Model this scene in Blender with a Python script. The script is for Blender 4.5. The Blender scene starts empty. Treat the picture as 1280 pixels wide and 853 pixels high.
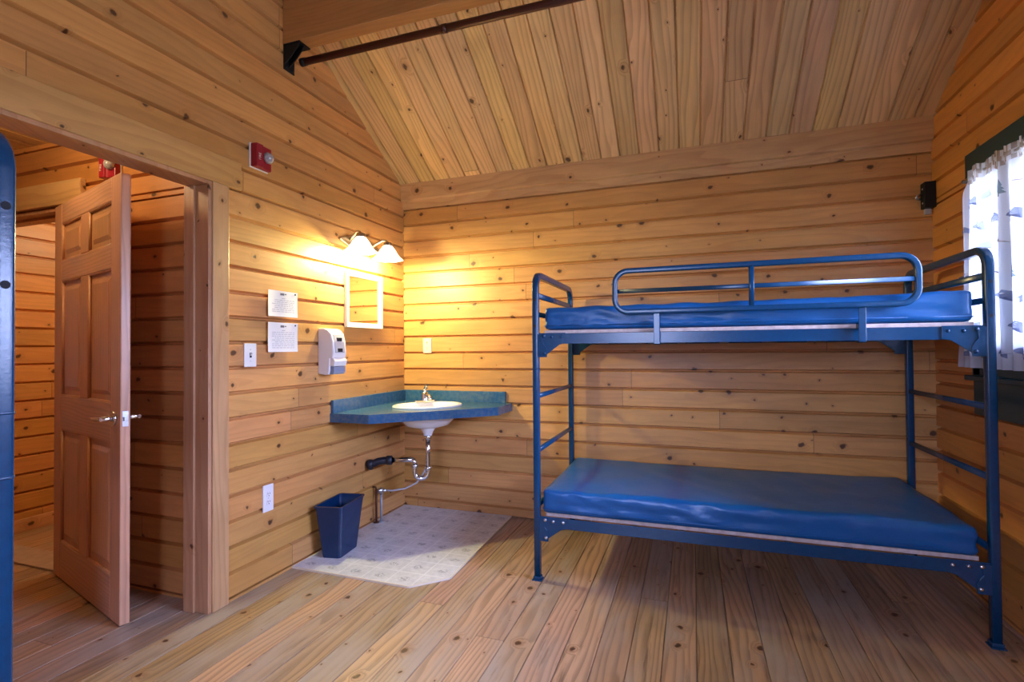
import bpy, bmesh, math, random
from mathutils import Vector, Matrix, noise
random.seed(7)
S = bpy.context.scene
COL = S.collection
PI = math.pi

# ------------------------------------------------------------------ camera
YAW, PITCH, ROLL = 0.33774, 0.01523, -0.00786
cam_d = bpy.data.cameras.new('camera'); cam = bpy.data.objects.new('camera', cam_d); COL.objects.link(cam)
fw = Vector((-math.sin(YAW)*math.cos(PITCH), math.cos(YAW)*math.cos(PITCH), math.sin(PITCH)))
rt = Vector((math.cos(YAW), math.sin(YAW), 0)); up = rt.cross(fw)
r2 = rt*math.cos(ROLL) + up*math.sin(ROLL); u2 = -rt*math.sin(ROLL) + up*math.cos(ROLL)
cam.matrix_world = Matrix(((r2.x, u2.x, -fw.x, 2.1386), (r2.y, u2.y, -fw.y, -3.525), (r2.z, u2.z, -fw.z, 1.225), (0, 0, 0, 1)))
cam_d.sensor_width = 36; cam_d.lens = 639.9/1280*36; cam_d.clip_start = 0.03
S.camera = cam

# ------------------------------------------------------------------ light, exposure
S.view_settings.view_transform = 'Standard'; S.view_settings.look = 'None'
S.view_settings.exposure = 0.0; S.view_settings.gamma = 1; S.view_settings.use_curve_mapping = False
S.cycles.max_bounces = 10; S.cycles.diffuse_bounces = 6; S.cycles.glossy_bounces = 4; S.cycles.transparent_max_bounces = 12
S.cycles.sample_clamp_indirect = 6
SKY = 64.0
LAMP_W = 45.0          # each bulb of the vanity light
HALL_W = 14.0
FAR_FILL_W = 30.0
wd = bpy.data.worlds.new('overcast_sky'); S.world = wd; wd.use_nodes = True
bg = wd.node_tree.nodes['Background']; bg.inputs[1].default_value = SKY
# overcast sky above the tree line, dim wooded ground below it
_tc = wd.node_tree.nodes.new('ShaderNodeTexCoord'); _sp = wd.node_tree.nodes.new('ShaderNodeSeparateXYZ')
_cr = wd.node_tree.nodes.new('ShaderNodeValToRGB'); _ma = wd.node_tree.nodes.new('ShaderNodeMapRange')
_ma.inputs[1].default_value = -1; _ma.inputs[2].default_value = 1
wd.node_tree.links.new(_tc.outputs['Generated'], _sp.inputs[0]); wd.node_tree.links.new(_sp.outputs[2], _ma.inputs[0])
wd.node_tree.links.new(_ma.outputs[0], _cr.inputs[0]); wd.node_tree.links.new(_cr.outputs[0], bg.inputs[0])
_cr.color_ramp.elements[0].position = 0.47; _cr.color_ramp.elements[0].color = (0.16, 0.18, 0.23, 1)
_cr.color_ramp.elements[1].position = 0.60; _cr.color_ramp.elements[1].color = (0.45, 0.54, 1.0, 1)

def lamp(name, kind, loc, energy, color, size=0.05, rot=(0, 0, 0), sx=None, sy=None):
    l = bpy.data.lights.new(name, kind); l.energy = energy; l.color = color
    if kind == 'AREA':
        l.shape = 'RECTANGLE'; l.size = sx; l.size_y = sy
    else:
        l.shadow_soft_size = size
    o = bpy.data.objects.new(name, l); o.location = loc; o.rotation_euler = rot; COL.objects.link(o)
    return o
W = 3.436; FRONT = -5.2; TH = 0.11
FILL_WIN = (1.15, 1.95, 1.15, 2.0)    # x0,x1,z0,z1: unseen window added behind the camera to fill the room with light
WIN = (-2.62, -0.52, 1.08, 2.04)      # right window opening y0,y1,z0,z1
p1 = lamp('daylight_portal', 'AREA', (W+TH+0.02, (WIN[0]+WIN[1])/2, (WIN[2]+WIN[3])/2), 1, (1, 1, 1), rot=(0, PI/2, 0), sx=WIN[3]-WIN[2], sy=WIN[1]-WIN[0])
p1.data.cycles.is_portal = True
p2 = lamp('daylight_portal', 'AREA', ((FILL_WIN[0]+FILL_WIN[1])/2, FRONT-TH-0.02, (FILL_WIN[2]+FILL_WIN[3])/2), 1, (1, 1, 1), rot=(PI/2, 0, 0), sx=FILL_WIN[1]-FILL_WIN[0], sy=FILL_WIN[3]-FILL_WIN[2])  # daylight for the added fill window
p2.data.cycles.is_portal = True

# ------------------------------------------------------------------ node helpers
class N:
    def __init__(s, name):
        s.m = bpy.data.materials.new(name); s.m.use_nodes = True; s.t = s.m.node_tree
        s.b = s.t.nodes['Principled BSDF']; s.out = s.t.nodes['Material Output']
    def new(s, typ, **kw):
        n = s.t.nodes.new(typ)
        for k, v in kw.items(): setattr(n, k, v)
        return n
    def put(s, sock, v):
        if isinstance(v, bpy.types.NodeSocket): s.t.links.new(v, sock)
        elif v is not None:
            if isinstance(v, tuple) and len(v) == 3 and sock.type == 'RGBA': v = v + (1,)
            sock.default_value = v
    def math(s, op, a, b=None, c=None):
        n = s.new('ShaderNodeMath', operation=op)
        s.put(n.inputs[0], a); s.put(n.inputs[1], b)
        if c is not None: s.put(n.inputs[2], c)
        return n.outputs[0]
    def mix(s, f, a, b, blend='MIX'):
        n = s.new('ShaderNodeMix', data_type='RGBA', blend_type=blend)
        s.put(n.inputs[0], f); s.put(n.inputs[6], a); s.put(n.inputs[7], b)
        return n.outputs[2]
    def xyz(s, x, y, z):
        n = s.new('ShaderNodeCombineXYZ'); s.put(n.inputs[0], x); s.put(n.inputs[1], y); s.put(n.inputs[2], z); return n.outputs[0]
    def ss(s, v, a, b, lo=0.0, hi=1.0):
        n = s.new('ShaderNodeMapRange', interpolation_type='SMOOTHSTEP')
        s.put(n.inputs[0], v); n.inputs[1].default_value = a; n.inputs[2].default_value = b
        n.inputs[3].default_value = lo; n.inputs[4].default_value = hi
        return n.outputs[0]
    def noise(s, vec, scale=1.0, detail=3.0, rough=0.5):
        n = s.new('ShaderNodeTexNoise'); s.put(n.inputs['Vector'], vec)
        n.inputs['Scale'].default_value = scale; n.inputs['Detail'].default_value = detail; n.inputs['Roughness'].default_value = rough
        return n.outputs[0]
    def coord(s, kind='Object'):
        return s.new('ShaderNodeTexCoord').outputs[kind]

def wood(name, along, across, spacing=None, off=0.0, base=(0.60, 0.296, 0.090), dark=(0.29, 0.098, 0.026), vary=0.13,
         ring=0.16, ringscale=22.0, knots=0.42, rough=0.42, spec=0.45, joint=2.9, grey=0.0, grain=0.16):
    """planks of pine: growth rings, fine grain, knots, a tone of its own for each plank"""
    k = N(name)
    sp = k.new('ShaderNodeSeparateXYZ'); k.put(sp.inputs[0], k.coord())
    ax = {'x': sp.outputs[0], 'y': sp.outputs[1], 'z': sp.outputs[2]}
    u, v = ax[along], ax[across]
    third = ax[[c for c in 'xyz' if c not in (along, across)][0]]
    if spacing:
        idx = k.math('FLOOR', k.math('DIVIDE', k.math('SUBTRACT', v, off), spacing))
        w1 = k.new('ShaderNodeTexWhiteNoise', noise_dimensions='1D'); k.put(w1.inputs['W'], idx)
        uo = k.math('MULTIPLY_ADD', w1.outputs[0], 17.0, u)
        q = k.math('DIVIDE', uo, joint)
        seg = k.math('FLOOR', q)
        fr = k.math('MULTIPLY', k.math('FRACT', q), joint)
        jl = k.math('LESS_THAN', fr, 0.003)
    else:
        oi = k.new('ShaderNodeObjectInfo')
        idx = k.math('MULTIPLY', oi.outputs['Random'], 91.0); seg = 0.0; uo = k.math('ADD', u, third); jl = None
    w2 = k.new('ShaderNodeTexWhiteNoise', noise_dimensions='3D'); k.put(w2.inputs['Vector'], k.xyz(idx, seg, 3.3))
    rs = k.new('ShaderNodeSeparateXYZ'); k.put(rs.inputs[0], w2.outputs['Color'])
    r1, r2_, r3 = rs.outputs
    uu = k.math('MULTIPLY_ADD', r1, 23.0, uo)
    vv = k.math('MULTIPLY_ADD', r2_, 9.0, v)
    if not spacing: vv = k.math('ADD', vv, k.math('MULTIPLY', third, 0.7))
    # knots
    vo = k.new('ShaderNodeTexVoronoi', voronoi_dimensions='2D', feature='F1')
    wob = k.noise(k.xyz(uu, vv, r3), 34.0, 2.0)
    k.put(vo.inputs['Vector'], k.xyz(k.math('MULTIPLY', k.math('MULTIPLY_ADD', wob, 0.020, uu), 0.8), k.math('MULTIPLY_ADD', wob, 0.024, vv), 0.0))
    vo.inputs['Scale'].default_value = 8.2
    cs = k.new('ShaderNodeSeparateXYZ'); k.put(cs.inputs[0], vo.outputs['Color'])
    act = k.math('LESS_THAN', cs.outputs[0], knots)
    rad = k.math('MULTIPLY_ADD', k.math('POWER', cs.outputs[1], 2.0), 0.11, 0.028)
    kd = k.math('DIVIDE', vo.outputs['Distance'], rad)
    core = k.math('MULTIPLY', k.ss(kd, 1.25, 0.55), act)
    halo = k.math('MULTIPLY', k.ss(kd, 3.6, 0.9), act)
    # rings
    lowv = k.noise(k.xyz(k.math('MULTIPLY', uu, 0.8), k.math('MULTIPLY', vv, 5.5), r3), 1.0, 2.0)
    ph = k.math('MULTIPLY_ADD', lowv, 7.0, k.math('MULTIPLY', vv, ringscale))
    ph = k.math('MULTIPLY_ADD', halo, 1.6, ph)
    saw = k.math('FRACT', ph)
    late = k.math('MULTIPLY', k.ss(saw, 0.35, 0.93), k.ss(saw, 1.0, 0.93))
    fine = k.noise(k.xyz(k.math('MULTIPLY', uu, 5.0), k.math('MULTIPLY', vv, 210.0), r1), 1.0, 3.0)
    broad = k.noise(k.xyz(k.math('MULTIPLY', uu, 3.2), k.math('MULTIPLY', vv, 13.0), r2_), 1.0, 4.0, 0.6)
    c = k.mix(k.math('MULTIPLY', late, ring), base, dark)
    tone = k.math('ADD', k.math('MULTIPLY_ADD', r1, 2*vary, 1.0-vary), k.math('MULTIPLY', k.math('SUBTRACT', fine, 0.5), grain))
    tone = k.math('ADD', tone, k.math('MULTIPLY', k.math('SUBTRACT', broad, 0.5), 0.52))
    c = k.mix(1.0, c, k.xyz(tone, k.math('MULTIPLY', tone, k.math('MULTIPLY_ADD', r2_, 0.10, 0.95)), k.math('MULTIPLY', tone, k.math('MULTIPLY_ADD', r3, 0.26, 0.87))), 'MULTIPLY')
    if grey:
        wear = k.noise(k.xyz(k.math('MULTIPLY', uu, 0.9), k.math('MULTIPLY', vv, 3.0), r2_), 1.0, 4.0, 0.65)
        c = k.mix(k.math('MULTIPLY', k.ss(wear, 0.42, 0.72), grey), c, (0.37, 0.305, 0.235))
        scuff = k.noise(k.xyz(k.math('MULTIPLY', uu, 2.2), k.math('MULTIPLY', vv, 26.0), r3), 1.0, 5.0, 0.7)
        c = k.mix(k.math('MULTIPLY', k.ss(scuff, 0.54, 0.74), 0.75*min(1, grey*1.4)), c, (0.13, 0.075, 0.04))
    c = k.mix(k.math('MULTIPLY', halo, 0.28), c, (0.33, 0.125, 0.03))
    c = k.mix(k.math('MULTIPLY', core, 0.92), c, (0.06, 0.022, 0.009))
    if jl is not None: c = k.mix(k.math('MULTIPLY', jl, 0.75), c, (0.07, 0.03, 0.012))
    k.put(k.b.inputs['Base Color'], c)
    k.put(k.b.inputs['Roughness'], k.math('MULTIPLY_ADD', broad, 0.22, rough-0.11))
    k.b.inputs['Specular IOR Level'].default_value = spec
    bp = k.new('ShaderNodeBump'); bp.inputs['Strength'].default_value = 0.25; bp.inputs['Distance'].default_value = 0.002
    k.put(bp.inputs['Height'], k.math('ADD', k.math('MULTIPLY', fine, 0.5), k.math('MULTIPLY', core, -0.8)))
    k.put(k.b.inputs['Normal'], bp.outputs[0])
    return k.m

def plain(name, col, rough=0.4, metal=0.0, spec=0.5, coat=0.0, noise_amt=0.0, nscale=20.0, bump=0.0, bscale=60.0, col2=None):
    k = N(name); b = k.b
    b.inputs['Roughness'].default_value = rough; b.inputs['Metallic'].default_value = metal
    b.inputs['Specular IOR Level'].default_value = spec; b.inputs['Coat Weight'].default_value = coat
    c2 = col2 or tuple(x*0.6 for x in col)
    n = k.noise(k.coord(), nscale, 4.0, 0.6)
    k.put(b.inputs['Base Color'], k.mix(k.math('MULTIPLY', k.ss(n, 0.35, 0.7), noise_amt), col, c2))
    if bump:
        bp = k.new('ShaderNodeBump'); bp.inputs['Strength'].default_value = bump; bp.inputs['Distance'].default_value = 0.004
        k.put(bp.inputs['Height'], k.noise(k.coord(), bscale, 3.0)); k.put(b.inputs['Normal'], bp.outputs[0])
    return k.m

def glow(name, col, strength):
    k = N(name); k.b.inputs['Base Color'].default_value = col+(1,)
    k.b.inputs['Emission Color'].default_value = col+(1,); k.b.inputs['Emission Strength'].default_value = strength
    k.b.inputs['Roughness'].default_value = 0.3
    return k.m

SP = 0.12539
OFF_BACK = 2.32738 % SP; OFF_LEFT = 2.2697 % SP; OFF_RIGHT = 2.395 % SP
M = {}
M['wall_x'] = wood('pine_boards_back', 'x', 'z', SP, OFF_BACK)
M['wall_y'] = wood('pine_boards_left', 'y', 'z', SP, OFF_LEFT)
M['wall_yr'] = wood('pine_boards_right_warm_bounce', 'y', 'z', SP, OFF_RIGHT, base=(0.60, 0.245, 0.055))  # extra orange stands in for warm light bounced between the walls
M['hall_x'] = wood('pine_boards_hall', 'x', 'z', SP, OFF_LEFT, base=(0.54, 0.225, 0.062))
M['ceil'] = wood('pine_ceiling_boards', 'y', 'x', 0.127, 0.045, base=(0.72, 0.475, 0.205), dark=(0.25, 0.10, 0.03), ring=0.34, ringscale=30, knots=0.30, rough=0.5, joint=60.0, vary=0.13, grain=0.25)
M['floor'] = wood('worn_pine_floor', 'y', 'x', 0.127, 0.11, base=(0.44, 0.275, 0.145), dark=(0.14, 0.08, 0.042), ring=0.55, ringscale=30, knots=0.28, rough=0.36, spec=0.5, joint=3.6, grey=0.95, vary=0.2, grain=0.3)
M['beam_x'] = wood('pine_beam', 'x', 'z', None, base=(0.63, 0.37, 0.15), ring=0.22, ringscale=16, knots=0.32)
M['beam_dark'] = wood('brown_pine_beam', 'x', 'z', None, base=(0.44, 0.22, 0.08), ring=0.22, ringscale=40, knots=0.10)
M['trim_y'] = wood('pine_lintel', 'y', 'z', None, base=(0.53, 0.30, 0.105), ring=0.22, ringscale=16, knots=0.25)
M['trim_z'] = wood('pine_casing', 'z', 'y', None, base=(0.57, 0.315, 0.16), ring=0.25, ringscale=18, knots=0.22)
M['jamb'] = wood('pine_jamb', 'z', 'x', None, base=(0.47, 0.25, 0.12), ring=0.25, ringscale=18, knots=0.22)
M['base_y'] = wood('pine_baseboard', 'y', 'z', None, base=(0.63, 0.38, 0.17), ring=0.2, ringscale=16, knots=0.3)
M['door_z'] = wood('fir_door', 'z', 'x', None, base=(0.62, 0.335, 0.19), dark=(0.34, 0.145, 0.07), ring=0.40, ringscale=52, knots=0.0, rough=0.36)
M['door_x'] = wood('fir_door_rail', 'x', 'z', None, base=(0.62, 0.335, 0.19), dark=(0.34, 0.145, 0.07), ring=0.40, ringscale=52, knots=0.0, rough=0.36)
M['paint'] = plain('blue_bunk_paint', (0.002, 0.046, 0.112), 0.24, 0, 0.5, 0.0, 0.35, 45, 0.06, 120, (0.002, 0.026, 0.07))
M['vinyl'] = plain('blue_vinyl', (0.002, 0.090, 0.265), 0.36, 0, 0.5, 0, 0.4, 5, 0.25, 26, (0.002, 0.060, 0.19))
M['ply'] = plain('white_bed_board', (0.62, 0.50, 0.44), 0.6, noise_amt=0.5, nscale=30, col2=(0.36, 0.25, 0.18))
M['steel'] = plain('bright_steel', (0.62, 0.64, 0.66), 0.28, 1.0)
M['chrome'] = plain('chrome', (0.75, 0.76, 0.78), 0.14, 1.0)
M['blacksteel'] = plain('black_steel', (0.010, 0.010, 0.011), 0.5, spec=0.22)
M['abs'] = plain('black_drain_plastic', (0.012, 0.014, 0.022), 0.4)
M['rod'] = plain('oxblood_pipe', (0.055, 0.013, 0.009), 0.35, noise_amt=0.4)
M['red'] = plain('red_plastic', (0.30, 0.006, 0.022), 0.35)
M['lens'] = plain('strobe_lens', (0.40, 0.38, 0.40), 0.08, spec=0.8, noise_amt=0.7, nscale=90)
M['white'] = plain('white_plastic', (0.78, 0.77, 0.74), 0.35)
M['whitepaint'] = plain('white_painted_wood', (0.80, 0.77, 0.70), 0.4)
M['ivory'] = plain('ivory_plastic', (0.80, 0.74, 0.55), 0.35)
M['slot'] = plain('dark_slot', (0.02, 0.02, 0.024), 0.7, spec=0.2)
M['greyplastic'] = plain('grey_plastic', (0.45, 0.44, 0.47), 0.4)
M['bluegrey'] = plain('blue_grey_push_bar', (0.20, 0.26, 0.38), 0.35)
M['paper'] = plain('notice_paper', (0.74, 0.73, 0.74), 0.6)
M['ink'] = plain('printed_ink', (0.13, 0.13, 0.17), 0.7)
M['greyink'] = plain('pale_printed_ink', (0.42, 0.42, 0.47), 0.7)
M['ceramic'] = plain('white_porcelain', (0.82, 0.80, 0.76), 0.10, spec=0.6)
M['laminate'] = plain('teal_speckled_laminate', (0.022, 0.095, 0.20), 0.20, noise_amt=0.9, nscale=40, col2=(0.075, 0.14, 0.20))
M['bin'] = plain('navy_bin_plastic', (0.002, 0.022, 0.072), 0.22)
M['brownpipe'] = plain('brown_copper_pipe', (0.10, 0.035, 0.018), 0.4, 0.3)
M['greypipe'] = plain('grey_supply_pipe', (0.34, 0.36, 0.38), 0.4, 0.2)
M['hose'] = plain('braided_hose', (0.50, 0.51, 0.54), 0.42, 0.5)
M['green'] = plain('dark_green_paint', (0.004, 0.042, 0.050), 0.32, noise_amt=0.3)
M['edge'] = plain('cream_edge_strip', (0.72, 0.64, 0.48), 0.4)
M['thresh'] = plain('pale_threshold', (0.42, 0.33, 0.27), 0.5, noise_amt=0.4)
M['brass'] = plain('pewter_fixture', (0.55, 0.50, 0.42), 0.3, 1.0)
M['shade'] = glow('lit_frosted_glass', (1.0, 0.88, 0.62), 6.0)
M['plaster'] = plain('grey_outside', (0.2, 0.2, 0.2), 0.8)
def mat_mirror():
    k = N('mirror_glass'); k.b.inputs['Metallic'].default_value = 1; k.b.inputs['Roughness'].default_value = 0.02
    k.b.inputs['Base Color'].default_value = (0.86, 0.87, 0.86, 1); return k.m
M['mirror'] = mat_mirror()
def mat_glass():
    k = N('window_glass')
    tr = k.new('ShaderNodeBsdfTransparent'); gl = k.new('ShaderNodeBsdfGlossy'); gl.inputs['Roughness'].default_value = 0.02
    mx = k.new('ShaderNodeMixShader'); f = k.new('ShaderNodeFresnel'); f.inputs[0].default_value = 1.45
    k.put(mx.inputs[0], f.outputs[0]); k.put(mx.inputs[1], tr.outputs[0]); k.put(mx.inputs[2], gl.outputs[0]); k.put(k.out.inputs[0], mx.outputs[0])
    return k.m
M['glass'] = mat_glass()
def mat_curtain(name, c, thru=0.08):
    k = N(name)
    d = k.new('ShaderNodeBsdfDiffuse'); d.inputs[0].default_value = c+(1,)
    t = k.new('ShaderNodeBsdfTranslucent'); t.inputs[0].default_value = c+(1,)
    tp = k.new('ShaderNodeBsdfTransparent')
    m1 = k.new('ShaderNodeMixShader'); m1.inputs[0].default_value = 0.5
    m2 = k.new('ShaderNodeMixShader'); m2.inputs[0].default_value = thru
    k.put(m1.inputs[1], d.outputs[0]); k.put(m1.inputs[2], t.outputs[0]); k.put(m2.inputs[1], m1.outputs[0]); k.put(m2.inputs[2], tp.outputs[0])
    k.put(k.out.inputs[0], m2.outputs[0]); return k.m
M['curtain'] = mat_curtain('sheer_white_cotton', (0.82, 0.83, 0.86))
M['printblue'] = mat_curtain('slate_blue_print', (0.22, 0.26, 0.42), 0.25)
M['printgreen'] = mat_curtain('pine_green_print', (0.22, 0.32, 0.34), 0.25)
M['printtan'] = mat_curtain('brown_print', (0.46, 0.36, 0.30), 0.2)
def mat_tile():
    """pale vinyl tiles, a grey leaf motif in the middle of each"""
    k = N('vinyl_tile')
    sp = k.new('ShaderNodeSeparateXYZ'); k.put(sp.inputs[0], k.coord())
    s = 0.152
    fx = k.math('SUBTRACT', k.math('FRACT', k.math('DIVIDE', sp.outputs[0], s)), 0.5)
    fy = k.math('SUBTRACT', k.math('FRACT', k.math('DIVIDE', sp.outputs[1], s)), 0.5)
    ax_, ay_ = k.math('ABSOLUTE', fx), k.math('ABSOLUTE', fy)
    line = k.ss(k.math('MAXIMUM', ax_, ay_), 0.462, 0.485)
    d = k.math('SQRT', k.math('ADD', k.math('MULTIPLY', fx, fx), k.math('MULTIPLY', k.math('MULTIPLY', fy, fy), 1.7)))
    n = k.noise(k.coord(), 75.0, 3.0, 0.7)
    leaf = k.math('MULTIPLY', k.ss(d, 0.27, 0.12), k.ss(n, 0.44, 0.56))
    mott = k.noise(k.coord(), 30.0, 4.0, 0.7)
    c = k.mix(k.ss(mott, 0.3, 0.7), (0.56, 0.56, 0.55), (0.70, 0.69, 0.67))
    c = k.mix(k.math('MULTIPLY', leaf, 0.62), c, (0.15, 0.16, 0.18))
    c = k.mix(k.math('MULTIPLY', line, 0.6), c, (0.82, 0.81, 0.79))
    k.put(k.b.inputs['Base Color'], c); k.b.inputs['Roughness'].default_value = 0.3
    return k.m
M['tile'] = mat_tile()

# ------------------------------------------------------------------ mesh helpers
class MB:
    def __init__(s): s.bm = bmesh.new()
    def poly(s, pts, mi=0):
        f = s.bm.faces.new([s.bm.verts.new(p) for p in pts]); f.material_index = mi; return f
    def box(s, x0, y0, z0, x1, y1, z1, mi=0, bev=0.0):
        return s.hexa([(x0, y0, z0), (x1, y0, z0), (x1, y1, z0), (x0, y1, z0), (x0, y0, z1), (x1, y0, z1), (x1, y1, z1), (x0, y1, z1)], mi, bev)
    def hexa(s, p, mi=0, bev=0.0):
        v = [s.bm.verts.new(q) for q in p]; fs = []
        for f in ((3, 2, 1, 0), (4, 5, 6, 7), (0, 1, 5, 4), (1, 2, 6, 5), (2, 3, 7, 6), (3, 0, 4, 7)):
            g = s.bm.faces.new([v[i] for i in f]); g.material_index = mi; fs.append(g)
        if bev:
            es = list({e for f in fs for e in f.edges})
            r = bmesh.ops.bevel(s.bm, geom=es, offset=bev, segments=2, affect='EDGES', profile=0.5, clamp_overlap=True)
            for f in r['faces']: f.material_index = mi
        return fs
    def prism(s, pts, d, mi=0, bev=0.0):
        """polygon pts (3-D, planar) pushed by vector d"""
        d = Vector(d); n = len(pts)
        a = [s.bm.verts.new(p) for p in pts]; b = [s.bm.verts.new(Vector(p)+d) for p in pts]
        fs = [s.bm.faces.new(list(reversed(a))), s.bm.faces.new(b)]
        for i in range(n):
            j = (i+1) % n; fs.append(s.bm.faces.new([a[i], a[j], b[j], b[i]]))
        for f in fs: f.material_index = mi
        bmesh.ops.recalc_face_normals(s.bm, faces=fs)
        if bev:
            es = list({e for f in fs for e in f.edges})
            r = bmesh.ops.bevel(s.bm, geom=es, offset=bev, segments=2, affect='EDGES', profile=0.5, clamp_overlap=True)
            for f in r['faces']: f.material_index = mi
    def sweep(s, path, prof, closed=False, side=None, mi=0, cap=True):
        """profile (list of 2-D) along path; side = fixed vector kept as the profile's first axis"""
        P = [Vector(p) for p in path]; n = len(P); rings = []
        prev = None
        for i in range(n):
            if closed: t = (P[(i+1) % n]-P[i-1]).normalized()
            else: t = (P[min(i+1, n-1)]-P[max(i-1, 0)]).normalized()
            if side is not None: a = Vector(side); a = (a-t*a.dot(t)).normalized()
            elif prev is None:
                a = t.orthogonal().normalized()
            else: a = (prev-t*prev.dot(t)).normalized()
            prev = a; b = t.cross(a)
            rings.append([s.bm.verts.new(P[i]+a*p[0]+b*p[1]) for p in prof])
        m = len(prof)
        for i in range(n if closed else n-1):
            A, B = rings[i], rings[(i+1) % n]
            for j in range(m):
                f = s.bm.faces.new([A[j], A[(j+1) % m], B[(j+1) % m], B[j]]); f.material_index = mi; f.smooth = True
        if cap and not closed:
            for R in (list(reversed(rings[0])), rings[-1]):
                f = s.bm.faces.new(R); f.material_index = mi
    def tube(s, path, r, seg=14, **kw):
        s.sweep(path, [(r*math.cos(2*PI*i/seg), r*math.sin(2*PI*i/seg)) for i in range(seg)], **kw)
    def cyl(s, p0, p1, r, seg=18, mi=0): s.tube([p0, p1], r, seg, mi=mi)
    def lathe(s, prof, c=(0, 0, 0), axis=(0, 0, 1), seg=32, mi=0, ripple=None, cap=False):
        """prof: (r, h); axis direction; ripple(angle, k) multiplies the radius"""
        ax = Vector(axis).normalized(); a = ax.orthogonal().normalized()
        if abs(ax.z) > 0.99: a = Vector((1, 0, 0))
        b = ax.cross(a); c = Vector(c); rings = []
        for k, (r, h) in enumerate(prof):
            rings.append([s.bm.verts.new(c+ax*h+(a*math.cos(t)+b*math.sin(t))*(r*(ripple(t, k) if ripple else 1))) for t in (2*PI*i/seg for i in range(seg))])
        for A, B in zip(rings, rings[1:]):
            for j in range(seg):
                f = s.bm.faces.new([A[j], A[(j+1) % seg], B[(j+1) % seg], B[j]]); f.smooth = True; f.material_index = mi
        if cap:
            for R in (list(reversed(rings[0])), rings[-1]):
                f = s.bm.faces.new(R); f.material_index = mi
    def ball(s, c, r, scale=(1, 1, 1), mi=0, seg=20):
        g = bmesh.ops.create_uvsphere(s.bm, u_segments=seg, v_segments=seg//2, radius=r)
        for v in g['verts']:
            v.co = Vector((v.co.x*scale[0], v.co.y*scale[1], v.co.z*scale[2]))+Vector(c)
        for f in {f for v in g['verts'] for f in v.link_faces}: f.smooth = True; f.material_index = mi
    def build(s, name, mats, parent=None, bevel=0.0, loc=None, smooth=False, fix=True):
        if fix: bmesh.ops.recalc_face_normals(s.bm, faces=s.bm.faces)
        me = bpy.data.meshes.new(name); s.bm.to_mesh(me); s.bm.free()
        for m in (mats if isinstance(mats, (list, tuple)) else [mats]): me.materials.append(m)
        if smooth:
            for p in me.polygons: p.use_smooth = True
        o = bpy.data.objects.new(name, me); COL.objects.link(o)
        if parent: o.parent = parent
        if loc: o.location = loc
        if bevel:
            b = o.modifiers.new('bevel', 'BEVEL'); b.width = bevel; b.segments = 2; b.limit_method = 'ANGLE'; b.angle_limit = 0.7
        return o
def sqr(w, h=None, r=0.006, n=3):
    """rounded rectangle outline"""
    h = h or w; pts = []
    for cx, cy, a0 in ((w/2-r, h/2-r, 0), (-w/2+r, h/2-r, 90), (-w/2+r, -h/2+r, 180), (w/2-r, -h/2+r, 270)):
        for i in range(n+1):
            a = math.radians(a0+90*i/n); pts.append((cx+r*math.cos(a), cy+r*math.sin(a)))
    return pts
def arc(c, r, a0, a1, f, n=7):
    return [f(c[0]+r*math.cos(math.radians(a0+(a1-a0)*i/n)), c[1]+r*math.sin(math.radians(a0+(a1-a0)*i/n))) for i in range(n+1)]
def thing(name, label, cat, loc=(0, 0, 0), rotz=0.0, group=None):
    o = bpy.data.objects.new(name, None); o.empty_display_size = 0.05; COL.objects.link(o)
    o.location = loc; o.rotation_euler = (0, 0, rotz); return tag(o, label, cat, group)
def tag(o, label, cat, group=None):
    o['label'] = label; o['category'] = cat
    if group: o['group'] = group
    return o
def struct(o, label, cat):
    tag(o, label, cat); o['kind'] = 'structure'; return o
def copy_tree(o, parent=None):
    c = o.copy(); COL.objects.link(c)
    if parent: c.parent = parent
    for ch in list(o.children): copy_tree(ch, c)
    return c
def text_mesh(mb, body, size, origin, ux, uy, mi=0, lift=0.0):
    """lettering laid into a mesh: ux = reading direction, uy = up"""
    cu = bpy.data.curves.new('t', 'FONT'); cu.body = body; cu.size = size; cu.resolution_u = 2
    ob = bpy.data.objects.new('t', cu); COL.objects.link(ob)
    dg = bpy.context.evaluated_depsgraph_get(); me = ob.evaluated_get(dg).to_mesh()
    ux, uy, o = Vector(ux), Vector(uy), Vector(origin); nz = ux.cross(uy)
    vs = [mb.bm.verts.new(o+ux*v.co.x+uy*v.co.y+nz*lift) for v in me.vertices]
    for p in me.polygons:
        try: f = mb.bm.faces.new([vs[i] for i in p.vertices]); f.material_index = mi
        except ValueError: pass
    ob.evaluated_get(dg).to_mesh_clear(); bpy.data.objects.remove(ob); bpy.data.curves.remove(cu)

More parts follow.
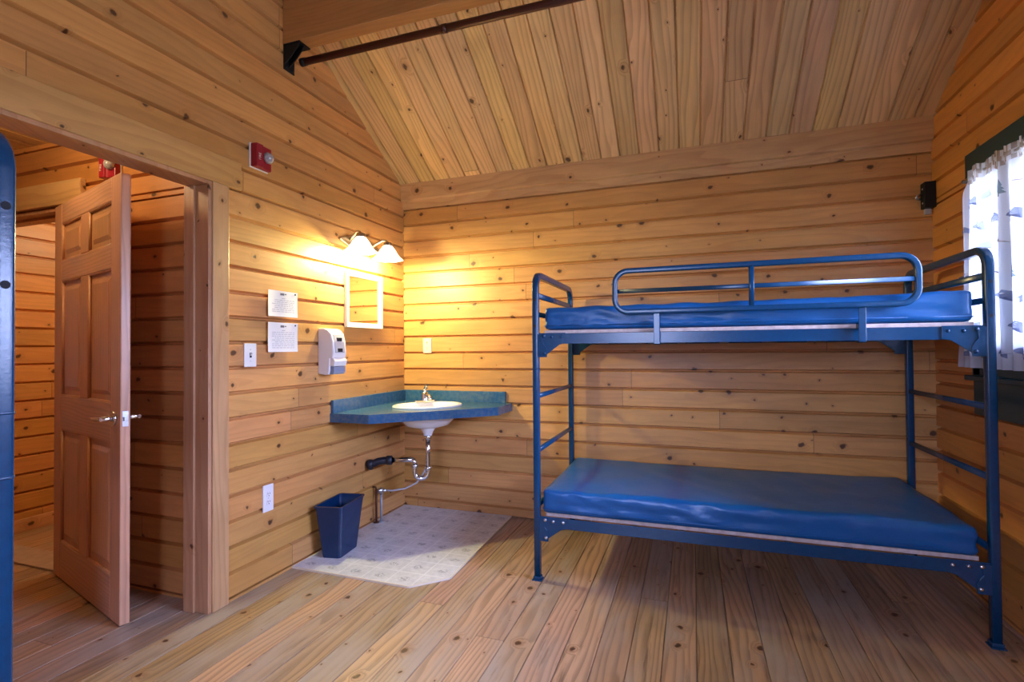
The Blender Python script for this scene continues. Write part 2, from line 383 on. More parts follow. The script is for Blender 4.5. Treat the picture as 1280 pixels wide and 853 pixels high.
# ------------------------------------------------------------------ the room
RIDGE_Y = -2.62; C0 = 2.497; CS = 0.583
def ceil_z(y):
    return C0-CS*y if y > RIDGE_Y else C0-CS*RIDGE_Y-CS*(RIDGE_Y-y)
G, B_ = 0.022, 0.009
def boards(mb, off, u0, u1, z0, z1, place, depth=TH, sp=SP):
    """lapped pine boards from z0 to z1; u0(z), u1(z) give the ends; place(u, d, z), d = distance behind the face"""
    zs = [z0]; z = off
    while z < z0+0.012: z += sp
    while z < z1-0.012: zs.append(z); z += sp
    zs.append(z1)
    for a, b in zip(zs, zs[1:]):
        prof = [(depth, a), (G, a), (G, a+0.002), (0.0, a+0.002+B_), (0.0, b-0.002-B_), (G, b-0.002), (G, b), (depth, b)]
        if b-a < 0.03: prof = [(depth, a), (0, a), (0, b), (depth, b)]
        for seg in (u0, ) :
            pass
        A = [mb.bm.verts.new(place(u0(zz), d, zz)) for d, zz in prof]
        Bv = [mb.bm.verts.new(place(u1(zz), d, zz)) for d, zz in prof]
        n = len(prof)
        mb.bm.faces.new(A); mb.bm.faces.new(list(reversed(Bv)))
        for i in range(n):
            j = (i+1) % n; mb.bm.faces.new([A[j], A[i], Bv[i], Bv[j]])
K = lambda c: (lambda z: c)
TOPR = ceil_z(RIDGE_Y)+0.02
def gable_lo(z): return max(FRONT, RIDGE_Y-(TOPR-z)/CS) if z > 0 else FRONT
def gable_hi(z): return min(0.0, RIDGE_Y+(TOPR-z)/CS)

# floor: one field of boards under both rooms
mb = MB()
x = 0.11-0.127*25
while x < W+TH:
    x0, x1 = x, min(x+0.127, W+TH)
    g = 0.0013
    pr_ = [(x0, -0.06), (x0, -0.006), (x0+g, -0.006), (x0+g+0.0015, 0), (x1-g-0.0015, 0), (x1-g, -0.006), (x1, -0.006), (x1, -0.06)]
    mb.prism([(p[0], FRONT-TH, p[1]) for p in pr_], (0, -FRONT+2*TH, 0))
    x += 0.127
struct(mb.build('floor', M['floor']), 'worn pine plank floor running under the bunk and through the doorway', 'floor')

mb = MB(); boards(mb, OFF_BACK, K(-TH), K(W+TH), 0.0, 2.62, lambda u, d, z: (u, d, z))
struct(mb.build('wall_back', M['wall_x']), 'knotty pine board wall behind the bunk bed', 'wall')

DY0, DY1, DZ = -2.68, -1.718, 2.03      # opening towards the hall
mb = MB(); pl = lambda u, d, z: (-d, u, z)
boards(mb, OFF_LEFT, K(FRONT), K(DY0), 0, DZ, pl); boards(mb, OFF_LEFT, K(DY1), K(0.0), 0, DZ, pl)
boards(mb, OFF_LEFT, gable_lo, gable_hi, DZ, TOPR-0.02, pl)
struct(mb.build('wall_left', M['wall_y']), 'knotty pine board gable wall with the sink corner and open doorway', 'wall')
mb = MB(); pl = lambda u, d, z: (W+d, u, z)
boards(mb, OFF_RIGHT, K(FRONT), K(0.0), 0, WIN[2], pl)
boards(mb, OFF_RIGHT, K(FRONT), K(WIN[0]), WIN[2], WIN[3], pl); boards(mb, OFF_RIGHT, K(WIN[1]), K(0.0), WIN[2], WIN[3], pl)
boards(mb, OFF_RIGHT, gable_lo, gable_hi, WIN[3], TOPR-0.02, pl)
struct(mb.build('wall_right', M['wall_yr']), 'pine board gable wall, tinted orange for bounced light, holding the curtained window', 'wall')
mb = MB(); pl = lambda u, d, z: (u, FRONT-d, z)
boards(mb, OFF_BACK, K(-TH), K(W+TH), 0, FILL_WIN[2], pl); boards(mb, OFF_BACK, K(-TH), K(FILL_WIN[0]), FILL_WIN[2], FILL_WIN[3], pl)
boards(mb, OFF_BACK, K(FILL_WIN[1]), K(W+TH), FILL_WIN[2], FILL_WIN[3], pl); boards(mb, OFF_BACK, K(-TH), K(W+TH), FILL_WIN[3], 2.53, pl)
struct(mb.build('wall_front', M['wall_x']), 'pine board wall closing the room behind the camera', 'wall')

# ceiling: tongue-and-groove boards running up both slopes
mb = MB(); x = 0.045-0.127
while x < W+0.08:
    x0, x1 = max(x, -0.08), min(x+0.127, W+0.08)
    prof = [(x0, 0.14), (x0, 0.014), (x0+0.0015, 0.014), (x0+0.007, 0), (x1-0.007, 0), (x1-0.0015, 0.014), (x1, 0.014), (x1, 0.14)]
    for ya, yb in ((0.11, RIDGE_Y), (RIDGE_Y, FRONT-0.11)):
        A = [mb.bm.verts.new((px, ya, ceil_z(ya)+h)) for px, h in prof]; Bv = [mb.bm.verts.new((px, yb, ceil_z(yb)+h)) for px, h in prof]
        mb.bm.faces.new(A); mb.bm.faces.new(list(reversed(Bv)))
        for i in range(8): mb.bm.faces.new([A[i], A[(i+1) % 8], Bv[(i+1) % 8], Bv[i]])
    x += 0.127
struct(mb.build('ceiling', M['ceil']), 'sloping pine board ceiling over the bunk', 'ceiling')

# header along the top of the back wall
mb = MB()
mb.prism([(0, 0, 2.327), (0, -0.014, 2.327), (0, -0.017, 2.384), (0, -0.036, 2.389), (0, -0.040, 2.396), (0, -0.040, ceil_z(-0.04)), (0, 0, ceil_z(0))], (W, 0, 0))
struct(mb.build('trim_1', M['beam_x']), 'thick pine header board between the back wall and sloping ceiling', 'trim')
# beam under the ceiling
mb = MB(); mb.prism([(0, -1.268, 2.94), (0, -1.180, 2.94), (0, -1.180, ceil_z(-1.18)), (0, -1.268, ceil_z(-1.268))], (W, 0, 0), bev=0.004)
struct(mb.build('trim_2', M['beam_dark']), 'deep pine beam crossing the room below the ceiling', 'beam')
# doorway towards the hall: lintel board, casing, jamb
mb = MB(); mb.box(-0.02, -2.95, DZ, 0.010, -1.553, 2.169, bev=0.003)
struct(mb.build('trim_3', M['trim_y']), 'wide pine lintel board over the hall doorway', 'trim')
mb = MB(); mb.box(-0.02, DY1, 0, 0.012, -1.628, DZ, bev=0.003)
struct(mb.build('trim_4', M['trim_z']), 'upright pine casing beside the hall doorway and the light switch', 'trim')
mb = MB(); mb.box(-0.02, -2.77, 0, 0.012, DY0, DZ, bev=0.003)
struct(mb.build('trim_5', M['trim_z']), 'upright pine casing behind the nearer bunk post', 'trim')
mb = MB()
mb.box(-TH-0.012, DY1-0.018, 0, 0.004, DY1, DZ-0.018); mb.box(-TH-0.03, DY1-0.030, 0, -0.075, DY1-0.0181, DZ-0.018)
mb.box(-TH-0.012, DY0, 0, 0.004, DY0+0.018, DZ-0.018); mb.box(-TH-0.012, DY0, DZ-0.018, 0.004, DY1, DZ)
struct(mb.build('trim_6', M['jamb'], bevel=0.002), 'brown pine jamb lining the hall doorway', 'trim')

# ------------------------------------------------------------------ the hall and the room beyond it
HY = -1.66; HX0 = -2.36; RX = -2.2; HC = 2.42
mb = MB(); pl = lambda u, d, z: (u, HY+d, z)
boards(mb, OFF_LEFT, K(-1.19), K(-TH), 0, 2.04, pl, 0.15); boards(mb, OFF_LEFT, K(HX0), K(-2.12), 0, 2.04, pl, 0.15)
boards(mb, OFF_LEFT, K(HX0), K(-TH), 2.04, HC, pl, 0.15)
struct(mb.build('wall_hall', M['hall_x']), 'pine board hall wall behind the open door', 'wall')
mb = MB(); boards(mb, OFF_LEFT, K(FRONT), K(HY), 0, HC, lambda u, d, z: (HX0-d, u, z))
struct(mb.build('wall_hall_side', M['wall_y']), 'pine board wall on the far side of the hall', 'wall')
mb = MB(); boards(mb, OFF_LEFT, K(HX0), K(-TH), 0, HC, lambda u, d, z: (u, -4.4-d, z))
struct(mb.build('wall_hall_end', M['hall_x']), 'pine board wall closing the near end of the hall', 'wall')
mb = MB(); boards(mb, OFF_LEFT, K(HY+0.15), K(0.0), 0, HC, lambda u, d, z: (RX-d, u, z))
struct(mb.build('wall_room_beyond', M['wall_y']), 'pine board wall of the room beyond the open door', 'wall')
mb = MB(); boards(mb, OFF_LEFT, K(RX), K(-TH), 0, HC, lambda u, d, z: (u, d, z))
struct(mb.build('wall_room_end', M['hall_x']), 'pine board end wall of the room beyond the open door', 'wall')
mb = MB()
x = HX0-0.1
while x < -TH:
    x1 = min(x+0.127, -TH); mb.prism([(x, -4.5, HC+0.05), (x, -4.5, HC+0.006), (x+0.005, -4.5, HC), (x1-0.005, -4.5, HC), (x1, -4.5, HC+0.006), (x1, -4.5, HC+0.05)], (0, 4.6, 0)); x += 0.127
struct(mb.build('ceiling_hall', M['ceil']), 'flat pine board ceiling over the hall', 'ceiling')
mb = MB(); mb.box(RX, HY+0.15, 0, RX+0.016, 0, 0.088, bev=0.003)
struct(mb.build('baseboard_beyond', M['base_y']), 'pale pine baseboard in the room beyond the open door', 'baseboard')
mb = MB(); mb.box(-2.16, HY-0.03, 2.045, -0.985, HY, 2.175, bev=0.003)
struct(mb.build('trim_7', M['beam_x']), 'projecting pine header board over the inner doorway', 'trim')
mb = MB(); mb.box(-2.12, HY-0.004, 0, -2.10, HY+0.154, 2.04); mb.box(-1.21, HY-0.004, 0, -1.19, HY+0.154, 2.04); mb.box(-2.10, HY-0.004, 2.02, -1.21, HY+0.154, 2.04); mb.box(-2.10, HY+0.05, 2.005, -1.21, HY+0.085, 2.02)
struct(mb.build('trim_8', M['jamb'], bevel=0.002), 'brown pine jamb around the inner doorway', 'trim')
mb = MB(); mb.box(-2.10, HY-0.005, 0, -1.21, HY+0.165, 0.012, bev=0.003)
struct(mb.build('trim_9', M['thresh']), 'pale threshold board across the inner doorway', 'threshold')

# six-panel door, open into the hall
hinge = Vector((-1.192, -1.668)); tip = Vector((-0.262, -1.930)); dvec = tip-hinge
DW = dvec.length; DT = 0.040; DH = 2.025; Z0 = 0.008
door = bpy.data.objects.new('door_1', None); COL.objects.link(door); door.location = (hinge.x, hinge.y, Z0)
door.rotation_euler = (0, 0, math.atan2(dvec.y, dvec.x))
struct(door, 'open six-panel pine door with a chrome lever handle', 'door')
ST = 0.118; MS0, MS1 = DW/2-0.055, DW/2+0.055
rows = ((0.20, 0.80), (0.985, 1.60), (1.715, 1.915))
mb = MB(); y0, y1 = -DT/2, DT/2
for a, b in ((0, ST), (DW-ST, DW)): mb.box(a, y0, 0, b, y1, DH)
for (za, zb) in rows: mb.box(MS0, y0, za, MS1, y1, zb)
stile = mb.build('stile', M['door_z'], door, bevel=0.005)
mb = MB(); e = [0]+[q for r in rows for q in r]+[DH]
for i in range(0, len(e), 2): mb.box(ST, y0, e[i], DW-ST, y1, e[i+1])
mb.build('rail', M['door_x'], door, bevel=0.005)
for (za, zb) in rows:
    for xa, xb in ((ST, MS0), (MS1, DW-ST)):
        mb = MB(); mb.box(xa-0.004, -0.006, za-0.004, xb+0.004, 0.006, zb+0.004)
        for s in (-1, 1):
            o_, i_ = 0.030, 0.052
            A = [(xa+o_, s*0.0055, za+o_), (xb-o_, s*0.0055, za+o_), (xb-o_, s*0.0055, zb-o_), (xa+o_, s*0.0055, zb-o_)]
            Bq = [(xa+i_, s*0.014, za+i_), (xb-i_, s*0.014, za+i_), (xb-i_, s*0.014, zb-i_), (xa+i_, s*0.014, zb-i_)]
            if s < 0: mb.hexa(Bq+A)
            else: mb.hexa(A+Bq)
            # ovolo moulding round the recess
            for q in ((xa, za, xb, za), (xa, zb, xb, zb), (xa, za, xa, zb), (xb, za, xb, zb)):
                mb.cyl((q[0], s*0.011, q[1]), (q[2], s*0.011, q[3]), 0.007, 8)
        mb.build('panel', M['door_z'], door)
hz = 0.925-Z0; hx = DW-0.065
for s in (-1, 1):
    mb = MB(); mb.cyl((hx, s*y1, hz), (hx, s*(y1+0.012), hz), 0.034, 24); mb.cyl((hx, s*(y1+0.012), hz), (hx, s*(y1+0.05), hz), 0.013, 16)
    mb.tube([(hx+0.012, s*(y1+0.052), hz), (hx-0.02, s*(y1+0.054), hz), (hx-0.06, s*(y1+0.056), hz-0.002), (hx-0.115, s*(y1+0.052), hz-0.004)], 0.010, 12)
    mb.build('lever_handle', M['chrome'], door, bevel=0.002)
mb = MB(); mb.box(DW-0.001, -0.012, hz-0.035, DW+0.0015, 0.012, hz+0.035); mb.box(DW+0.001, -0.007, hz-0.009, DW+0.010, 0.007, hz+0.009)
mb.build('latch_plate', M['steel'], door, bevel=0.001)
for z in (0.22, 1.0, 1.8):
    mb = MB(); mb.cyl((-0.004, 0.022, z-0.045), (-0.004, 0.022, z+0.045), 0.007, 10); mb.box(-0.003, -0.015, z-0.045, 0.001, 0.022, z+0.045)
    mb.build('hinge', M['steel'], door)
# ------------------------------------------------------------------ window and curtain
mb = MB()
wy0, wy1, wz0, wz1 = WIN
xf = W-0.022
win = bpy.data.objects.new('window_1', None); COL.objects.link(win); win.location = (0, 0, 0)
struct(win, 'green-framed window behind the printed curtain', 'window')
mb.box(xf, wy0-0.10, wz1-0.012, W, -0.425, 2.154, bev=0.003); mb.build('head_casing', M['green'], win)
mb = MB(); mb.box(xf, wy0-0.10, 0.895, W, -0.465, wz1-0.115-0.83+0.135, bev=0.003); mb.build('apron', M['green'], win)
mb = MB(); mb.box(W-0.055, wy0-0.10, 1.058, W+TH, -0.455, 1.082, bev=0.004); mb.build('window_sill', M['green'], win)
for a, b in ((wy1-0.005, -0.455), (wy0-0.075, wy0+0.005)):
    mb = MB(); mb.box(xf, min(a, b), 1.082, W, max(a, b), wz1-0.012, bev=0.003); mb.build('side_casing', M['green'], win)
mb = MB()
for ya, yb in ((wy0, -1.762), (-1.70, -0.862), (-0.80, wy1)):
    if yb-ya < 0.2: pass
    t = 0.045
    mb.box(W+0.03, ya, wz0, W+0.075, yb, wz0+t+0.02); mb.box(W+0.03, ya, wz1-t, W+0.075, yb, wz1)
    mb.box(W+0.03, ya, wz0, W+0.075, ya+t, wz1); mb.box(W+0.03, yb-t, wz0, W+0.075, yb, wz1)
mb.build('sash', M['green'], win, bevel=0.003)
for ym in (-0.862, -1.762):
    mb = MB(); mb.box(W+0.01, ym, wz0, W+0.09, ym+0.062, wz1); mb.build('mullion', M['green'], win, bevel=0.003)
mb = MB(); mb.box(W+0.050, wy0+0.02, wz0+0.03, W+0.054, wy1-0.02, wz1-0.03); mb.build('pane', M['glass'], win)

def curtain(y0, y1, label):
    zt, zb = 2.035, 1.12
    xc = W-0.060
    def X(y, z):
        t = (z-zb)/(zt-zb); amp = 0.016*(0.55+0.45*(1-t))
        return xc+amp*math.sin(y*78+0.6*math.sin(y*23))+0.006*math.sin(y*31+z*3)
    def Yw(s, t): return y0+(y1-y0)*(s if y1 < -1 else s)+ (0.150*(1-t)**0.3*(1 if y1 > -1 else -1))*(s if y1 > -1 else (1-s))
    root = thing('curtain', label, 'curtain', (0, 0, 0), group=None)
    NU, NV = 110, 34; mb = MB(); vs = []
    for i in range(NU+1):
        s = i/NU; row = []
        for j in range(NV+1):
            t = j/NV; y = Yw(s, t); z = zb+(zt-zb)*t
            if t > 0.93: z += 0.006*math.sin(y*160)
            row.append(mb.bm.verts.new((X(y, z), y, z)))
        vs.append(row)
    for i in range(NU):
        for j in range(NV):
            f = mb.bm.faces.new([vs[i][j], vs[i+1][j], vs[i+1][j+1], vs[i][j+1]]); f.smooth = True
    # printed motifs, laid on the room side and following the folds
    def motif(poly, cy, cz, sc, mi):
        tri = []
        import itertools
        # fan from centre, subdivided so that it follows the cloth
        c = (sum(p[0] for p in poly)/len(poly), sum(p[1] for p in poly)/len(poly))
        for a, b in zip(poly, poly[1:]+poly[:1]):
            n = 3
            for k in range(n):
                r0, r1 = k/n, (k+1)/n
                q = [(c[0]+(a[0]-c[0])*r, c[1]+(a[1]-c[1])*r) for r in (r0, r1)]+[(c[0]+(b[0]-c[0])*r, c[1]+(b[1]-c[1])*r) for r in (r1, r0)]
                if k == 0: q = q[:3]
                try:
                    f = mb.bm.faces.new([mb.bm.verts.new((X(cy+p[0]*sc, cz+p[1]*sc)-0.0025, cy+p[0]*sc, cz+p[1]*sc)) for p in q]); f.material_index = mi; f.smooth = True
                except ValueError: pass
    bear = [(-1, -.55), (-.8, -.55), (-.7, -.15), (.1, -.2), (.15, -.55), (.38, -.55), (.45, -.1), (.8, .0), (1, .12), (.95, .3), (.7, .42), (.3, .5), (-.4, .55), (-.9, .35)]
    pine = [(-.08, -1), (.08, -1), (.08, -.7), (.6, -.7), (.25, -.25), (.45, -.25), (.15, .2), (.3, .2), (0, 1), (-.3, .2), (-.15, .2), (-.45, -.25), (-.25, -.25), (-.6, -.7), (-.08, -.7)]
    cabin = [(-.8, -.5), (.8, -.5), (.8, .05), (1, .05), (0, .65), (-1, .05), (-.8, .05)]
    twig = [(-1, -.35), (-.2, .0), (.2, .45), (.28, .42), (-.02, .0), (.9, .22), (.92, .14), (-.1, -.1)]
    rnd = random.Random(3 if y1 > -1 else 5)
    k = 0; z = zb+0.07
    while z < zt-0.10:
        n_ = 4
        for a in range(n_):
            t = (z-zb)/(zt-zb); s = (a+0.5+(0.25 if k % 2 else -0.2))/n_
            if not 0.04 < s < 0.95: continue
            y = Yw(s, t); kind = (a*2+k*3+rnd.randint(0, 1)) % 4
            motif((bear, pine, cabin, twig)[kind], y, z+rnd.uniform(-.015, .015), (0.046, 0.038, 0.036, 0.050)[kind], (1, 2, 1, 3)[kind])
        z += 0.115; k += 1
    body = mb.build('cloth', [M['curtain'], M['printblue'], M['printgreen'], M['printtan']], root, fix=False)
    # gathered heading with a brown print edge
    mb = MB(); vs = []
    for i in range(NU+1):
        s = i/NU; y = Yw(s, 1.0)
        vs.append([mb.bm.verts.new((X(y, 2.0)-0.004-0.010*abs(math.sin(y*95)), y, zz+0.004*math.sin(y*120))) for zz in (1.975, 1.995, 2.015, 2.040)])
    for i in range(NU):
        for j in range(3):
            f = mb.bm.faces.new([vs[i][j], vs[i+1][j], vs[i+1][j+1], vs[i][j+1]]); f.smooth = True; f.material_index = (1 if noise.noise(Vector((i*0.31, j*1.7, 2.0))) > 0.02 else 0)
    mb.build('heading_ruffle', [M['curtain'], M['printtan']], root, fix=False)
    return root
curtain(-0.99, -0.585, 'white sheer curtain printed with bears and pines beside the top bunk')
curtain(-2.66, -2.30, 'white printed curtain at the far end of the window from the bunk')
mb = MB(); mb.cyl((W-0.06, -2.70, 2.008), (W-0.06, -0.50, 2.008), 0.006, 10)
for y in (-2.70, -1.6, -0.50): mb.box(W-0.066, y-0.006, 2.0, W-0.02, y+0.006, 2.016)
tag(mb.build('curtain_rod', M['brass']), 'thin metal rod carrying the printed window curtains', 'curtain rod')

w2 = bpy.data.objects.new('fill_window', None); COL.objects.link(w2); struct(w2, 'green-framed window added behind the camera as fill light', 'window')
a, b, c, d = FILL_WIN
mb = MB(); mb.box(a-.09, FRONT, c-.11, b+.09, FRONT+.022, c); mb.box(a-.09, FRONT, d, b+.09, FRONT+.022, d+.11); mb.box(a-.09, FRONT, c, a, FRONT+.022, d); mb.box(b, FRONT, c, b+.09, FRONT+.022, d)
mb.build('casing', M['green'], w2, bevel=0.003)
mb = MB(); mb.box(a, FRONT-.054, c, b, FRONT-.05, d); mb.build('pane', M['glass'], w2)

# ------------------------------------------------------------------ bunk bed
BL, BD, BH = 1.935, 0.83, 1.64
PW = 0.034
def bracket_poly(zt): return [(0.0, zt), (0.150, zt), (0.150, zt-0.054), (0.118, zt-0.062), (0.066, zt-0.100), (0.050, zt-0.112), (0.046, zt-0.128), (0.0, zt-0.128)]
def make_bunk(label, loc, rotz):
    root = thing('bunk_bed', label, 'bunk bed', loc, rotz, 'blue steel bunk beds')
    r = 0.072
    for ex, sgn in ((0.0, 1), (BL, -1)):
        f = lambda a, b: (ex, a, b)
        path = [(ex, 0, 0.006), (ex, 0, 0.5), (ex, 0, 1.0), (ex, 0, BH-PW/2-r)]+arc((r, BH-PW/2-r), r, 180, 90, f)[1:]+[(ex, BD/2, BH-PW/2)]+arc((BD-r, BH-PW/2-r), r, 90, 0, f)+[(ex, BD, 1.0), (ex, BD, 0.5), (ex, BD, 0.006)]
        mb = MB(); mb.sweep(path, sqr(PW, PW, 0.007), side=(1, 0, 0))
        ef = mb.build('end_frame', M['paint'], root)
        for z, w_, h_ in ((1.512, 0.020, 0.030), (1.410, 0.020, 0.026), (0.970, 0.022, 0.024), (0.680, 0.022, 0.024), (0.388, 0.022, 0.024)):
            mb = MB(); mb.sweep([(ex, PW/2-0.004, z), (ex, BD-PW/2+0.004, z)], sqr(w_, h_, 0.006), side=(1, 0, 0)); mb.build('rung', M['paint'], ef)
        for y in (0, BD):
            mb = MB(); mb.box(ex-0.026, y-0.026, 0, ex+0.026, y+0.026, 0.006, bev=0.002); mb.box(ex-0.0205, y-0.0205, 0.005, ex+0.0205, y+0.0205, 0.022, bev=0.003); mb.build('foot_cap', M['paint'], ef)
            for z in (1.004, 1.118):
                mb = MB(); mb.sweep([(ex, y, z-0.002), (ex, y, z+0.003)], sqr(PW+0.0024, PW+0.0024, 0.008), side=(1, 0, 0)); mb.build('collar', M['paint'], ef)
        for z in (1.485, 1.345):
            for y, s in ((0, -1),):
                mb = MB(); mb.cyl((ex, y+s*(PW/2-0.001), z), (ex, y+s*(PW/2+0.0008), z), 0.0075, 12); mb.build('bolt_hole', M['slot'], ef)
    for lvl, zt in (('upper', 1.303), ('lower', 0.335)):
        for y, s in ((0, -1), (BD, 1)):
            yo = y+s*0.004
            mb = MB(); a, b = 0.10, BL-0.10
            mb.box(a, min(yo, yo-s*0.004), zt-0.054, b, max(yo, yo-s*0.004), zt); mb.box(a, min(yo-s*0.004, yo-s*0.045), zt-0.054, b, max(yo-s*0.004, yo-s*0.045), zt-0.050)
            mb.build('side_rail', M['paint'], root, bevel=0.0012)
            for ex, sg in ((0.0, 1), (BL, -1)):
                mb = MB(); P = [(ex+sg*(PW/2-0.004+px), yo+s*0.0065, pz) for px, pz in bracket_poly(zt+0.004)]
                mb.prism(P, (0, -s*0.0055, 0))
                # hook plate standing off the post
                Q = [(0.002, 0.0), (0.045, 0.0), (0.045, -0.012), (0.030, -0.024), (0.028, -0.046), (0.044, -0.066), (0.052, -0.085), (0.050, -0.122), (0.002, -0.122)]
                mb.prism([(ex+sg*(PW/2+px-0.004), yo+s*0.0125, zt-0.002+pz) for px, pz in Q], (0, -s*0.006, 0))
                br = mb.build('corner_bracket', M['paint'], root, bevel=0.001)
                for px, pz, rr in ((0.030, -0.012, 0.0085), (0.034, -0.104, 0.0085), (0.125, -0.018, 0.0075), (0.072, -0.018, 0.0075)):
                    off = 0.0125 if px < 0.05 else 0.0065
                    mb = MB(); mb.lathe([(0.0001, 0.006), (rr*0.7, 0.0052), (rr, 0.002), (rr, 0)], (ex+sg*(PW/2+px), yo+s*off, zt+pz), (0, s, 0), 14); mb.build('bolt', M['steel'] if lvl == 'lower' else M['paint'], br)
        mb = MB()
        mb.box(0.045, 0.012, zt+0.001, BL-0.045, BD-0.012, zt+0.019, bev=0.002)
        for i in range(1, 8): mb.box(i*BL/8-0.02, 0.01, zt-0.05, i*BL/8+0.02, BD-0.01, zt-0.047)
        mb.build('bed_board', M['ply'], root)
    # guard rail over the upper deck: rounded loop, middle bar, upright, two straps
    yg = -0.035; gx0, gx1, gz0, gz1, gr = 0.425, 1.685, 1.404, 1.608, 0.064
    f = lambda a, b: (a, yg, b)
    path = arc((gx1-gr, gz1-gr), gr, 0, 90, f)+arc((gx0+gr, gz1-gr), gr, 90, 180, f)+arc((gx0+gr, gz0+gr), gr, 180, 270, f)+arc((gx1-gr, gz0+gr), gr, 270, 360, f)
    mb = MB(); mb.sweep(path, sqr(0.026, 0.026, 0.006), closed=True, side=(0, 1, 0))
    gd = mb.build('guard_rail', M['paint'], root)
    mb = MB(); mb.sweep([(gx0, yg, 1.507), (gx1, yg, 1.507)], sqr(0.018, 0.020, 0.003), side=(0, 1, 0)); mb.build('middle_bar', M['paint'], gd)
    mb = MB(); mb.sweep([(1.048, yg, gz0), (1.048, yg, gz1)], sqr(0.022, 0.022, 0.004), side=(0, 1, 0)); mb.build('upright', M['paint'], gd)
    for sx in (0.625, 1.482):
        mb = MB(); mb.box(sx-0.014, yg-0.004, 1.240, sx+0.014, yg+0.004, gz0); mb.box(sx-0.014, yg-0.004, 1.240, sx+0.014, 0.0, 1.246); mb.box(sx-0.014, yg, 1.30, sx+0.014, 0.004, 1.327)
        mb.build('strap', M['paint'], gd, bevel=0.0015)
    return root
bunk = make_bunk('blue steel bunk bed with two blue mattresses, standing along the back wall', (1.353, -0.901, 0), 0)
near = copy_tree(bunk); near.location = (0.983, -4.907, 0); near.rotation_euler = (0, 0, PI/2)
near['label'] = 'blue steel bunk cut off by the picture edge, one post showing before the doorway'

def mattress(label, x0, y0, z0, x1, y1, z1, seed, puff=0.0):
    bm = bmesh.new(); nx, ny, nz = 84, 38, 8
    L, D, Hh = x1-x0, y1-y0, z1-z0; rr = 0.018
    def pos(a, b, c):
        x, y, z = a*L, b*D, c*Hh
        # rounded box
        q = Vector((min(max(x, rr), L-rr), min(max(y, rr), D-rr), min(max(z, rr), Hh-rr))); d = Vector((x, y, z))-q
        p = q+d.normalized()*rr if d.length > 1e-9 else Vector((x, y, z))
        if c > 0.3:
            t = (c-0.3)/0.7
            sag = -0.006*math.sin(PI*a)*math.sin(PI*b)+puff*(a**4)*(0.4+0.6*b)
            n = noise.noise(Vector((x*3.1, y*4.2, seed)))*0.008+noise.noise(Vector((x*9+y*4, y*5, seed+5)))*0.005
            p.z += t*(sag+n)
        nn = noise.noise(Vector((x*6.0, z*30, seed+9)))*0.008+noise.noise(Vector((x*21+z*60, z*12, seed+3)))*0.0085
        if b < 0.5: p.y += nn*(0.3 if c < 0.05 else 1)-0.004*math.sin(PI*c)
        crease = math.exp(-((c-0.45)/0.13)**2)*0.004
        if b < 0.02: p.y += crease
        return p+Vector((x0, y0, z0))
    def grid(fn, n, m):
        vs = [[bm.verts.new(fn(i/n, j/m)) for j in range(m+1)] for i in range(n+1)]
        for i in range(n):
            for j in range(m): bm.faces.new([vs[i][j], vs[i+1][j], vs[i+1][j+1], vs[i][j+1]]).smooth = True
    grid(lambda a, b: pos(a, b, 1), nx, ny); grid(lambda a, b: pos(a, 1-b, 0), nx, ny)
    grid(lambda a, c: pos(a, 0, c), nx, nz); grid(lambda a, c: pos(1-a, 1, c), nx, nz)
    grid(lambda b, c: pos(0, 1-b, c), ny, nz); grid(lambda b, c: pos(1, b, c), ny, nz)
    bmesh.ops.remove_doubles(bm, verts=bm.verts, dist=1e-5); bmesh.ops.recalc_face_normals(bm, faces=bm.faces)
    root = thing('mattress', label, 'mattress', ((x0+x1)/2, (y0+y1)/2, z0))
    for v in bm.verts: v.co -= Vector(root.location)
    me = bpy.data.meshes.new('cover'); bm.to_mesh(me); bm.free(); me.materials.append(M['vinyl'])
    o = bpy.data.objects.new('cover', me); COL.objects.link(o); o.parent = root
    mb = MB()
    for zz in (0.022, ):
        pts = [(x0+0.012, y0-0.001, z0+zz), (x1-0.012, y0-0.001, z0+zz), (x1+0.001, y0+0.012, z0+zz), (x1+0.001, y1-0.012, z0+zz), (x1-0.012, y1+0.001, z0+zz), (x0+0.012, y1+0.001, z0+zz), (x0-0.001, y1-0.012, z0+zz), (x0-0.001, y0+0.012, z0+zz)]
        mb.tube([Vector(p)-Vector(root.location) for p in pts], 0.0035, 8, closed=True)
    mb.build('seam', M['vinyl'], root)
    return root
mattress('blue vinyl mattress on the top bunk behind the guard rail', 1.398, -0.892, 1.3235, 3.242, -0.072, 1.445, 1.0, 0.022)
mattress('wide blue vinyl mattress on the bottom bunk', 1.384, -0.908, 0.3555, 3.236, -0.072, 0.480, 4.0)

# ------------------------------------------------------------------ sink corner
mat_poly = [(0, -1.198), (0.748, -1.203), (0.905, -1.045), (0.885, 0.0), (0, 0)]
mb = MB(); mb.prism([(p[0], p[1], 0.0) for p in mat_poly], (0, 0, 0.010))
pad = mb.build('tile_pad', M['tile'], None); tag(pad, 'pale vinyl tile floor patch with clipped corner under the sink', 'floor patch')
mb = MB()
for a, b in ((mat_poly[0], mat_poly[1]), (mat_poly[1], mat_poly[2]), (mat_poly[2], mat_poly[3])):
    d = (Vector(b)-Vector(a)).normalized(); n = Vector((d.y, -d.x))
    A, Bq = Vector(a), Vector(b)
    mb.prism([(A.x, A.y, 0), (Bq.x, Bq.y, 0), (Bq.x+n.x*0.007, Bq.y+n.y*0.007, 0), (A.x+n.x*0.007, A.y+n.y*0.007, 0)], (0, 0, 0.010))
mb.build('edge_strip', M['edge'], pad)

